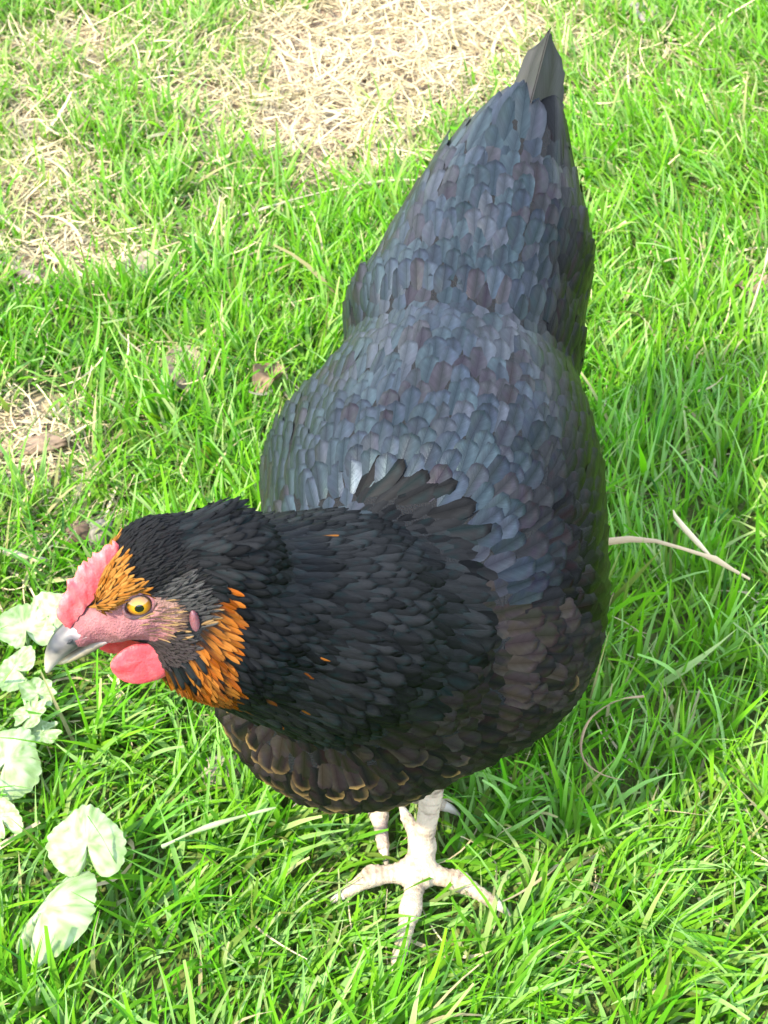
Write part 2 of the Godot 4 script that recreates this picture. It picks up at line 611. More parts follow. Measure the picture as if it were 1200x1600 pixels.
func build_ground() -> void:
	var v := PackedVector3Array()
	var c := PackedColorArray()
	var m := 190
	for i in m + 1:
		for j in m + 1:
			var s := float(j) / m * 2.0 - 1.0
			var t := float(i) / m * 2.0 - 1.0
			var x := s * 1.0 + signf(s) * 120.0 * pow(absf(s), 12.0)
			var z := t * 1.1 + signf(t) * 120.0 * pow(absf(t), 12.0) - 0.6
			v.append(Vector3(x, ground_y(x, z), z))
			var q := clampf(dry(x, z), 0, 1)
			var e := noise.get_noise_2d(x * 300.0, z * 300.0)
			c.append(Color(0.075, 0.090, 0.025).lerp(Color(0.24, 0.17, 0.115), q) * (1.0 + e * 0.5))
	var mat := vmat(0.95, 0.0, 0.2)
	var nt := NoiseTexture2D.new()
	nt.width = 512
	nt.height = 512
	nt.seamless = true
	var fn := FastNoiseLite.new()
	fn.seed = 9
	fn.frequency = 0.03
	fn.fractal_octaves = 5
	nt.noise = fn
	mat.heightmap_enabled = true
	mat.heightmap_texture = nt
	mat.heightmap_scale = 0.6
	mat.uv1_triplanar = true
	mat.uv1_world_triplanar = true
	mat.uv1_scale = Vector3(6, 6, 6)
	var o := obj("ground", grid_mesh(v, c, m, m), mat, self)
	tag(o, "brown soil and thatch under the lawn", "ground", "", "structure")
	# crumbs of soil in the worn patches
	var r := RandomNumberGenerator.new()
	r.seed = 21
	var sv := PackedVector3Array()
	var sn := PackedVector3Array()
	var sc := PackedColorArray()
	var si := PackedInt32Array()
	var ico := [Vector3(1, 0, 0), Vector3(-1, 0, 0), Vector3(0, 1, 0), Vector3(0, -1, 0), Vector3(0, 0, 1), Vector3(0, 0, -1)]
	var fc := [0, 4, 2, 4, 1, 2, 1, 5, 2, 5, 0, 2, 4, 0, 3, 1, 4, 3, 5, 1, 3, 0, 5, 3]
	for k in 5200:
		var x := r.randf_range(-0.6, 0.6)
		var z := r.randf_range(-1.5, -0.2)
		if dry(x, z) < r.randf_range(0.35, 1.1):
			continue
		var s := 0.0012 + 0.0042 * pow(r.randf(), 3.0)
		var b := Basis.from_euler(Vector3(r.randf() * 6.0, r.randf() * 6.0, r.randf() * 6.0)) * Basis.from_scale(Vector3(s, s * r.randf_range(0.5, 1.0), s * r.randf_range(0.5, 1.0)))
		var p := Vector3(x, ground_y(x, z) + s * 0.3, z)
		var f := sv.size()
		var col := Color(0.30, 0.22, 0.15).lerp(Color(0.16, 0.105, 0.07), r.randf())
		for q in ico:
			sv.append(p + b * (q * r.randf_range(0.75, 1.2)))
			sn.append((b * q).normalized())
			sc.append(col)
		for q in range(0, 24, 3):
			si.append_array([f + fc[q], f + fc[q + 2], f + fc[q + 1]])
	var o2 := obj("soil_crumbs", array_mesh(sv, sn, sc, si), vmat(0.95, 0.0, 0.2), self)
	tag(o2, "pale crumbs of dry soil scattered over the worn bare patches", "soil", "", "stuff")

# ------------------------------------------------------------------ the hen
func build_hen() -> void:
	hen = thing("hen", "black hen with blue sheen, orange-flecked neck and red comb standing on the lawn", "hen", HB)
	var body_box := AABB(Vector3(-0.20, 0.09, -0.46), Vector3(0.42, 0.36, 0.58))
	# feet: shank and four toes each
	var A := Vector3(0.0243, 0.026, -0.0165)
	var hub := Vector3(0.0212, 0.0165, -0.0055)
	var feet := [[[BODY.hock_l[0], 0.0085], [A, 0.0072]], [[A, 0.0074], [hub, 0.0085]],
		[[hub, 0.0078], [Vector3(0.0165, 0.0175, 0.020), 0.0060]], [[Vector3(0.0165, 0.0175, 0.020), 0.0060], [Vector3(0.0085, 0.012, 0.0500), 0.0046]],
		[[hub, 0.0078], [Vector3(0.0470, 0.0175, 0.0020), 0.0056]], [[Vector3(0.0470, 0.0175, 0.0020), 0.0056], [Vector3(0.0675, 0.012, 0.0130), 0.0043]],
		[[hub, 0.0078], [Vector3(-0.0075, 0.0175, -0.0015), 0.0056]], [[Vector3(-0.0075, 0.0175, -0.0015), 0.0056], [Vector3(-0.0240, 0.012, 0.0070), 0.0043]],
		[[A, 0.006], [Vector3(0.0145, 0.026, -0.0370), 0.0040]]]
	var tips := [[Vector3(0.0085, 0.012, 0.0500), Vector3(-0.25, -0.35, 0.9)], [Vector3(0.0675, 0.012, 0.0130), Vector3(0.85, -0.3, 0.45)], [Vector3(-0.0240, 0.012, 0.0070), Vector3(-0.85, -0.3, 0.4)], [Vector3(0.0145, 0.026, -0.0370), Vector3(-0.3, -0.3, -0.9)]]
	var B := Vector3(-0.0060, 0.030, -0.0800)
	var hub2 := Vector3(-0.0055, 0.0165, -0.0690)
	feet.append_array([[[BODY.hock_r[0], 0.0085], [B, 0.0070]], [[B, 0.0072], [hub2, 0.008]],
		[[hub2, 0.0074], [Vector3(-0.0035, 0.0165, -0.046), 0.0054]], [[Vector3(-0.0035, 0.0165, -0.046), 0.0054], [Vector3(-0.0005, 0.012, -0.0250), 0.0043]],
		[[hub2, 0.0074], [Vector3(0.020, 0.0165, -0.060), 0.0052]], [[Vector3(0.020, 0.0165, -0.060), 0.0052], [Vector3(0.0380, 0.012, -0.054), 0.0041]],
		[[hub2, 0.0074], [Vector3(-0.031, 0.0165, -0.062), 0.0052]], [[Vector3(-0.031, 0.0165, -0.062), 0.0052], [Vector3(-0.049, 0.012, -0.058), 0.0041]],
		[[B, 0.006], [Vector3(-0.010, 0.025, -0.102), 0.0038]]])
	tips.append_array([[Vector3(-0.0005, 0.012, -0.0250), Vector3(0.2, -0.35, 0.9)], [Vector3(0.0380, 0.012, -0.054), Vector3(0.9, -0.3, 0.3)], [Vector3(-0.049, 0.012, -0.058), Vector3(-0.9, -0.3, 0.3)], [Vector3(-0.010, 0.025, -0.102), Vector3(-0.2, -0.3, -0.9)]])
	for f in feet:
		f[0][1] *= 0.82
		f[1][1] *= 0.78
	pack_chain("feet", feet)
	var run := 0.0
	for s in feet:
		toe_paths.append([s[0][0], s[1][0], run])
		run += (s[1][0] - s[0][0]).length()
		foot_segs.append([s[0][0], s[1][0]])

	# one continuous skin: body and neck coarse, head and feet fine
	var hc := HO + HF * 0.002 - HU * 0.004
	var head_box := AABB(hc - Vector3(0.040, 0.038, 0.038), Vector3(0.080, 0.076, 0.076))
	var parts := [nets(body_box.position, body_box.end, 0.007, skin_sdf, [head_box.grow(-0.007)]), nets(head_box.position, head_box.end, 0.0017, head_zone_sdf, [])]
	parts.append(nets(Vector3(-0.065, 0.004, -0.115), Vector3(0.085, 0.128, 0.064), 0.0018, foot_sdf, []))
	var v := PackedVector3Array()
	var n := PackedVector3Array()
	var c := PackedColorArray()
	var idx := PackedInt32Array()
	for k in 3:
		var first := v.size()
		for i in parts[k][0].size():
			var p: Vector3 = parts[k][0][i]
			v.append(p - HB)
			n.append(parts[k][1][i])
			if k < 2:
				c.append(skin_color(p))
			else:
				var q := noise.get_noise_3dv(p * 700.0) + 0.5 * noise.get_noise_3dv(p * 2500.0)
				var best := 9.0
				var along := 0.0
				for s in toe_paths:
					var ab: Vector3 = s[1] - s[0]
					var tt := clampf((p - s[0]).dot(ab) / ab.length_squared(), 0.0, 1.0)
					var e: float = (p - s[0] - ab * tt).length()
					if e < best:
						best = e
						along = s[2] + tt * ab.length()
				var line := pow(1.0 - absf(sin(along * PI / 0.0036)), 2.0)
				var col := Color(0.36, 0.285, 0.20).lerp(Color(0.085, 0.056, 0.040), clampf(q * 0.9 - 0.08 + line * 0.55, 0, 0.85))
				if p.z < -0.022 and p.x < 0.012 and p.y < 0.02:
					col = col.lerp(Color(0.22, 0.17, 0.15), clampf(0.4 + q * 1.5, 0.1, 0.9))
				c.append(col)
		for i in parts[k][2]:
			idx.append(first + i)
	var skin := vmat(0.62, 0.0, 0.2)
	pebble(skin, 0.075)
	skin.subsurf_scatter_enabled = true
	skin.subsurf_scatter_strength = 0.08
	obj("body", array_mesh(v, n, c, idx), skin, hen)

	var claw_mat := vmat(0.35)
	for t in tips:
		var d: Vector3 = t[1].normalized()
		var p: Vector3 = t[0] + d * 0.002 - HB
		var c0 := Color(0.45, 0.38, 0.30)
		obj("claw", tube_mesh([p, p + d * 0.004 + Vector3(0, 0.0004, 0), p + d * 0.009 - Vector3(0, 0.0012, 0), p + d * 0.0125 - Vector3(0, 0.0035, 0)], [0.0036, 0.0028, 0.0017, 0.0003], [c0, c0 * 0.8, c0 * 0.6, c0 * 0.6], 7), claw_mat, hen)

	build_head_parts()
	build_plumage(parts)

func head_mesh(pts: Array, cols: Array, rows: int, across: int) -> ArrayMesh:
	var v := PackedVector3Array()
	for p in pts:
		v.append(hw(p.x, p.y, p.z) - HB)
	return grid_mesh(v, PackedColorArray(cols), rows, across)

# fine relief of bare skin
func pebble(m: StandardMaterial3D, deep: float) -> void:
	if pebble_tex == null:
		pebble_tex = NoiseTexture2D.new()
		pebble_tex.width = 256
		pebble_tex.height = 256
		pebble_tex.seamless = true
		var fn := FastNoiseLite.new()
		fn.noise_type = FastNoiseLite.TYPE_CELLULAR
		fn.seed = 4
		fn.frequency = 0.06
		fn.fractal_octaves = 3
		pebble_tex.noise = fn
	m.heightmap_enabled = true
	m.heightmap_texture = pebble_tex
	m.heightmap_scale = deep
	m.uv1_triplanar = true
	m.uv1_scale = Vector3.ONE * 55.0

var pebble_tex: NoiseTexture2D

func build_head_parts() -> void:
	var flesh := vmat(0.5, 0.0, 0.4)
	pebble(flesh, 0.03)
	flesh.subsurf_scatter_enabled = true
	flesh.subsurf_scatter_strength = 0.25
	# comb: a thick plate along the crown with blunt irregular points
	var pts := []
	var cols := []
	var rows := 44
	var across := 16
	for i in rows + 1:
		var t := float(i) / rows                        # 0 at the beak, 1 at the back
		var base := Vector2(lerpf(0.0290, -0.0040, t), lerpf(0.0000, 0.0120, pow(t, 0.8)))
		var saw := absf(sin(t * PI * 6.4 + 0.5 + 0.5 * sin(t * 7.0)))
		var h := (0.0032 + 0.0088 * pow(sin(PI * clampf(0.10 + t * 0.66, 0, 1)), 0.9)) * (0.86 + 0.13 * saw + 0.14 * noise.get_noise_1d(t * 230.0))
		h *= 1.0 - 0.35 * smoothstep(0.93, 1.0, t)
		h *= 1.0 - 0.75 * smoothstep(0.06, 0.0, t)
		var dirn := Vector2(0.25 - t * 0.55, 1.0).normalized()
		for j in across + 1:
			var u := float(j) / across * 2.0 - 1.0
			var k := 1.0 - absf(u)
			var rise := sin(k * PI * 0.5)
			var th := 0.0024 * cos(k * PI * 0.5) + 0.0011 * pow(1.0 - k, 0.3) * (1.0 if k < 0.98 else 0.0)
			th *= (1.0 - 0.7 * smoothstep(0.95, 1.0, t)) * (1.0 - 0.6 * smoothstep(0.05, 0.0, t))
			var q := base + dirn * h * rise
			var bump := noise.get_noise_3d(q.x * 4200.0, q.y * 4200.0, signf(u) * 40.0) * 0.0009
			pts.append(Vector3(q.x, q.y, (th + bump) * signf(u) + 0.0007 * sin(t * 9.0) * rise))
			var g := noise.get_noise_3d(q.x * 2200.0, q.y * 2200.0, 9.0)
			cols.append(Color(0.34, 0.046, 0.050).lerp(Color(0.42, 0.115, 0.105), clampf(0.25 + g + smoothstep(0.75, 1.0, k) * 0.5, 0, 1)))
	obj("comb", head_mesh(pts, cols, rows, across), flesh, hen)
	# wattles: hanging flat lobes with a thick rim
	for side in [1.0, -1.0]:
		pts = []
		cols = []
		for i in 25:
			var a := TAU * i / 24.0
			for j in 13:
				var k := float(j) / 12.0 * 2.0 - 1.0            # through the lobe: outer face to inner face
				var rr := cos(k * PI * 0.5)
				rr = pow(maxf(rr, 0.0), 0.45)
				var ea := 0.0130 * rr
				var eb := (0.0060 if sin(a) > 0.0 else 0.0098) * rr
				var x := cos(a) * ea
				var y := sin(a) * eb
				var turned := Vector2(x, y).rotated(0.42)
				x = turned.x
				y = turned.y
				var thick := 0.0018 * sin(k * PI * 0.5) - 0.0012 * signf(k) * pow(1.0 - rr, 0.6) * 0.6
				var wob := noise.get_noise_3d(x * 1700.0, y * 1700.0, side * 5.0) * 0.0012 * smoothstep(0.0, 0.5, rr)
				pts.append(Vector3(0.0128 + x + (0.003 if side < 0.0 else 0.0), -0.0235 + y - absf(x) * 0.1, side * (0.0095 + thick - y * 0.25) + wob))
				var g := noise.get_noise_3d(x * 2600.0, y * 2600.0, 3.0 + side)
				cols.append(Color(0.31, 0.030, 0.034).lerp(Color(0.37, 0.085, 0.080), clampf(0.2 + g + (1.0 - rr) * -0.2, 0, 1)))
		obj("wattle", head_mesh(pts, cols, 24, 12), flesh, hen)
	# ear lobes
	for side in [1.0, -1.0]:
		var at := 0.045
		while at > 0.008 and skin_sdf(hw(-0.0125, -0.0155, side * at)) > 0.0:
			at -= 0.0005
		pts = []
		cols = []
		for i in 17:
			var a := TAU * i / 16.0
			for j in 9:
				var k := float(j) / 8.0
				var rr := sin(k * PI * 0.5)
				pts.append(Vector3(-0.0125 + cos(a) * 0.0021 * rr - sin(a) * 0.0024 * rr, -0.0155 + sin(a) * 0.0072 * rr, side * (at - 0.0018 + 0.0030 * cos(k * PI * 0.5) + sin(a) * 0.0020 * rr)))
				cols.append(Color(0.17, 0.07, 0.075).lerp(Color(0.09, 0.03, 0.033), k))
		obj("ear_lobe", head_mesh(pts, cols, 16, 8), flesh, hen)
	# beak: upper and lower halves
	var horn := vmat(0.40, 0.0, 0.5)
	for half in 2:
		pts = []
		cols = []
		for i in 15:
			var t := i / 14.0
			var top: Vector2
			var low: Vector2
			var wd: float
			if half == 0:
				top = Vector2(0.0255, 0.0016).bezier_interpolate(Vector2(0.034, 0.0022), Vector2(0.0425, -0.0025), Vector2(0.0466, -0.0118), t)
				low = Vector2(0.0225, -0.0088).bezier_interpolate(Vector2(0.031, -0.0088), Vector2(0.0395, -0.0092), Vector2(0.0460, -0.0128), t)
				wd = 0.0064 * pow(1.0 - t, 0.55) + 0.0004
			else:
				top = Vector2(0.0205, -0.0080).lerp(Vector2(0.0415, -0.0098), t)
				low = Vector2(0.0200, -0.0135).bezier_interpolate(Vector2(0.027, -0.0140), Vector2(0.034, -0.0140), Vector2(0.0413, -0.0118), t)
				wd = 0.0054 * pow(1.0 - t, 0.5) + 0.0004
			for j in 17:
				var a := TAU * j / 16.0
				var mid := (top + low) * 0.5
				var e := (top - low) * 0.5
				var q := mid + e * cos(a)
				var z := wd * sin(a)
				pts.append(Vector3(q.x, q.y, z))
				var dark := smoothstep(0.9, 0.45, t) * (0.9 if cos(a) > -0.8 else 0.5)
				var g := noise.get_noise_3d(q.x * 1500.0, q.y * 1500.0, z * 1500.0)
				var col := Color(0.27, 0.235, 0.185).lerp(Color(0.022, 0.020, 0.021), clampf(dark + g * 0.5, 0, 1))
				if half == 1:
					col = Color(0.30, 0.24, 0.13).lerp(Color(0.03, 0.027, 0.025), clampf(dark * 0.9 + g * 0.5, 0, 1))
				if t < 0.16:
					col = col.lerp(Color(0.30, 0.22, 0.20), (0.16 - t) / 0.16)
				cols.append(col)
		var b := obj("beak", head_mesh(pts, cols, 14, 16), horn, hen)
		b.set_meta("label", "upper half of the beak, dark with pale tip" if half == 0 else "lower half of the beak, dark and horn yellow")
		if half == 0:
			for side in [1.0, -1.0]:
				var np := hw(0.0300, -0.0020, side * 0.0056) - HB
				obj("nostril", tube_mesh([np - HF * 0.0017, np + HL * side * 0.0003, np + HF * 0.0017 - HU * 0.0004], [0.0002, 0.0008, 0.0002], [Color(0.01, 0.01, 0.01), Color(0.01, 0.01, 0.01), Color(0.01, 0.01, 0.01)], 6), vmat(0.8), b)
	# eyes: ball, iris, pupil and lid
	var wet := vmat(0.08, 0.0, 0.6)
	for side in [1.0, -1.0]:
		var ec := hw(0, 0, side * 0.0090)
		var ax: Vector3 = (HL * side + HF * 0.10 + HU * 0.04).normalized()
		var eye := obj("eye", cap_mesh(ec, ax, 0.0058, 1.35, [Color(0.05, 0.035, 0.03), Color(0.05, 0.03, 0.025)]), wet, hen)
		obj("iris", cap_mesh(ec, ax, 0.00586, 0.80, [Color(0.40, 0.16, 0.008), Color(0.40, 0.20, 0.012), Color(0.30, 0.12, 0.01), Color(0.12, 0.05, 0.006)]), wet, eye)
		obj("pupil", cap_mesh(ec, ax, 0.00590, 0.29, [Color(0.004, 0.004, 0.004), Color(0.004, 0.004, 0.004)]), wet, eye)
		pts = []
		var lid := []
		var lr := []
		var lc := []
		var e1: Vector3 = ax.cross(HF).normalized()
		var e2: Vector3 = e1.cross(ax).normalized()
		for k in 29:
			var a := TAU * k / 28.0
			lid.append(ec + ax * (0.0038 + 0.0006 * cos(a * 2.0)) * HS + (e2 * cos(a) * 0.0057 + e1 * sin(a) * 0.0050) * HS - HB)
			lr.append(0.00085 + 0.0003 * sin(a * 3.0))
			lc.append(Color(0.075, 0.040, 0.040).lerp(Color(0.20, 0.075, 0.080), 0.5 + 0.5 * cos(a + 2.3)))
		obj("eyelid", tube_mesh(lid, lr, lc, 8), flesh, eye)

func cap_mesh(c: Vector3, ax: Vector3, r: float, reach: float, cols: Array) -> ArrayMesh:
	var e1: Vector3 = ax.cross(HF).normalized()
	var e2: Vector3 = e1.cross(ax)
	var v := PackedVector3Array()
	var cc := PackedColorArray()
	var rows := 10
	for i in rows + 1:
		var a := reach * i / rows
		for j in 25:
			var b := TAU * j / 24.0
			v.append(c + (ax * cos(a) + (e1 * cos(b) + e2 * sin(b)) * sin(a)) * r * HS - HB)
			var q := float(i) / rows * (cols.size() - 1)
			cc.append(cols[int(q)].lerp(cols[mini(int(q) + 1, cols.size() - 1)], q - floor(q)))
	return grid_mesh(v, cc, rows, 24)

# what grows at a point: [kind, spacing, length, width, lift, tone, edge, sort]; empty where the skin is bare
func plume_at(p: Vector3, n: Vector3, r: RandomNumberGenerator) -> Array:
	var h := hl(p)
	var body := minf(chain(ca.front, p, 0.035), chain(ca.rear, p, 0.02))
	var neck := chain(ca.neck, p, 0.012)
	var rear := chain(ca.rear, p, 0.02) < chain(ca.front, p, 0.035) - 0.002
	var black := Color(0.0085, 0.0082, 0.008)
	if h.length() < 0.033 and h.x > -0.024:
		# the head
		if bare(p) > 0.55 or h.x > 0.021 or (h.x > 0.0145 and h.y < 0.004):
			if h.x > 0.004 or h.y > -0.002 or absf(h.z) < 0.005 or r.randf() < 0.86:
				return []
			var bc := Color(0.09, 0.055, 0.035) if r.randf() < 0.6 else Color(0.22, 0.14, 0.06)
			return ["hackle", 0.0013, 0.0055, 0.0007, 0.25, bc, bc, "bristle"]
		if absf(h.z) < 0.0032 and h.y > 0.006 and h.x > -0.006:
			return []                                     # under the comb
		if Vector2(h.x + 0.0115, (h.y + 0.0155) * 0.5).length() < 0.0042 and absf(h.z) > 0.008:
			return []                                     # under the ear lobe
		var tone := black * 1.2
		if h.y > 0.0025 and h.x > -0.0055 and absf(h.z) > 0.002:
			tone = Color(0.20, 0.068, 0.009).lerp(Color(0.27, 0.125, 0.027), r.randf())
			if r.randf() < smoothstep(-0.001, -0.0085, h.x):
				tone = black
		elif h.x < -0.006 and h.x > -0.022 and h.y < 0.004 and h.y > -0.022 and absf(h.z) > 0.006:
			tone = Color(0.036, 0.034, 0.031) * r.randf_range(0.6, 1.5)   # grey ear coverts
			if h.y < -0.012 and r.randf() < 0.25:
				tone = Color(0.20, 0.12, 0.05)
		elif h.y < -0.016:
			tone = Color(0.030, 0.024, 0.022)
		return ["hackle", 0.0013, 0.0068, 0.0014, 0.13, tone * r.randf_range(0.8, 1.2), tone, "head"]
	var reach := minf((p - Vector3(-0.017, 0.270, -0.026)).length() / 0.066, minf((p - Vector3(-0.045, 0.288, -0.046)).length() / 0.029, minf((p - HO).length() / 0.088, (p - Vector3(-0.038, 0.268, 0.012)).length() / 0.050)))
	if (reach < 1.0 and not (p.x < -0.012 and p.z < -0.058)) or neck < body - 0.025:
		var t := clampf((p - HO).length() / 0.155, 0.0, 1.0)
		var tone := Color(0.0045, 0.0046, 0.0045).lerp(Color(0.0130, 0.0140, 0.0140), 0.25 * (r.randi() % 5))
		# orange collar round the front of the throat
		var collar := 0.0
		for k in COLLAR.size() - 1:
			var ab: Vector3 = COLLAR[k + 1][0] - COLLAR[k][0]
			var tt := clampf((p - COLLAR[k][0]).dot(ab) / ab.length_squared(), 0.0, 1.0)
			collar = maxf(collar, exp(-pow((p - COLLAR[k][0] - ab * tt).length() / lerpf(COLLAR[k][1], COLLAR[k + 1][1], tt), 4.0)))
		collar = maxf(collar * 0.9, 0.010 * smoothstep(-0.02, -0.05, h.y) * (1.0 - t))
		if r.randf() < collar * 1.25:
			tone = Color(0.23, 0.058, 0.006).lerp(Color(0.27, 0.098, 0.016), 0.5 * (r.randi() % 3))
			return ["tipped", 0.0021, 0.0115, 0.0026, 0.09, Color(0.03, 0.016, 0.009), tone * (0.4 + 0.2 * (r.randi() % 4)), "collar"]
		var last := smoothstep(0.80, 1.0, reach) * smoothstep(0.10, 0.12, (p - HO).length()) * smoothstep(-0.2, 0.2, n.y)
		return ["hackle" if last < 0.5 else "round", lerpf(0.0022, 0.0054, t), lerpf(0.010, 0.032, t) - 0.003 * last, lerpf(0.0026, 0.0102, t) + 0.0028 * last, lerpf(0.07, 0.085, t) + 0.02 * last, tone, Color(0.0035, 0.0035, 0.0035), "hackle"]
	# body
	var low := smoothstep(0.215, 0.165, p.y) * (0.0 if rear else 1.0)
	var front := smoothstep(-0.085, -0.015, p.z)
	if low * 0.6 + front * 0.8 - n.y * 0.35 > 0.38:
		# breast: broad dark brown feathers, some edged or shafted with buff
		var tone := Color(0.0125, 0.0105, 0.0088).lerp(Color(0.036, 0.030, 0.026), snappedf(r.randf() * r.randf(), 0.2))
		var edge := tone * 0.5
		var k := smoothstep(0.06, -0.06, p.x) * smoothstep(0.235, 0.165, p.y)
		if p.y < 0.228 and r.randf() < 0.02 + 0.62 * k * smoothstep(-0.06, 0.0, p.z):
			edge = Color(0.20, 0.125, 0.045).lerp(tone, 0.28 * (r.randi() % 4))
		return ["broad", 0.0066, 0.0205, 0.0125, 0.085, tone, edge, "breast"]
	var q := noise.get_noise_3dv(p * 260.0) + r.randfn(0.0, 0.30)
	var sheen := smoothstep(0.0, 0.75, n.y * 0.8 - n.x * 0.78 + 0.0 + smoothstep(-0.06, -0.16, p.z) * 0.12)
	var tone: Color
	if q < -0.36:
		tone = Color(0.035, 0.033, 0.035)      # mauve brown
	elif q < 0.06:
		tone = Color(0.034, 0.041, 0.049)      # steel blue
	elif q < 0.42:
		tone = Color(0.034, 0.045, 0.048)      # teal
	else:
		tone = Color(0.044, 0.047, 0.052)      # grey
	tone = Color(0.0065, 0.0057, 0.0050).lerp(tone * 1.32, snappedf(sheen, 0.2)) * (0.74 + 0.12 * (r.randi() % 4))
	if rear and p.distance_to(BODY.tail_t[0]) < 0.024:
		return []
	if rear:
		var up := clampf((p - BODY.saddle[0]).dot(Vector3(0.2, 0.45, -0.8)) / 0.11, 0.0, 1.0)
		up = smoothstep(0.35, 1.0, up)
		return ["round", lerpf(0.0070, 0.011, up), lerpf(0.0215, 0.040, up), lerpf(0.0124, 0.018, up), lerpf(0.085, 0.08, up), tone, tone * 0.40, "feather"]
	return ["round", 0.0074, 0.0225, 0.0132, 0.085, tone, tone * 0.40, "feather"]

func flow_at(p: Vector3, sort: String) -> Vector3:
	if sort == "head" or sort == "bristle":
		return -HF * 1.0 + (p - hw(0.012, 0, 0)).normalized() * 0.5 - HU * 0.15
	var neck_dir := (BODY.neck0[0] - BODY.neck3[0]).normalized()
	if sort == "hackle" or sort == "collar":
		return neck_dir * 0.95 + (p - hw(-0.004, 0.004, 0)).normalized() * 0.6 + Vector3(0, -0.12, 0)
	var src := Vector3(-0.040, 0.295, 0.012)
	var axis := Vector3(0.14, 0.20, -0.97)
	var k := smoothstep(-0.05, -0.16, p.z)
	if p.z < -0.28:
		axis = axis.lerp(Vector3(0.18, 0.75, -0.55), smoothstep(-0.28, -0.35, p.z))
	return (p - src).normalized() * (1.0 - k * 0.75) + axis * (0.15 + k)

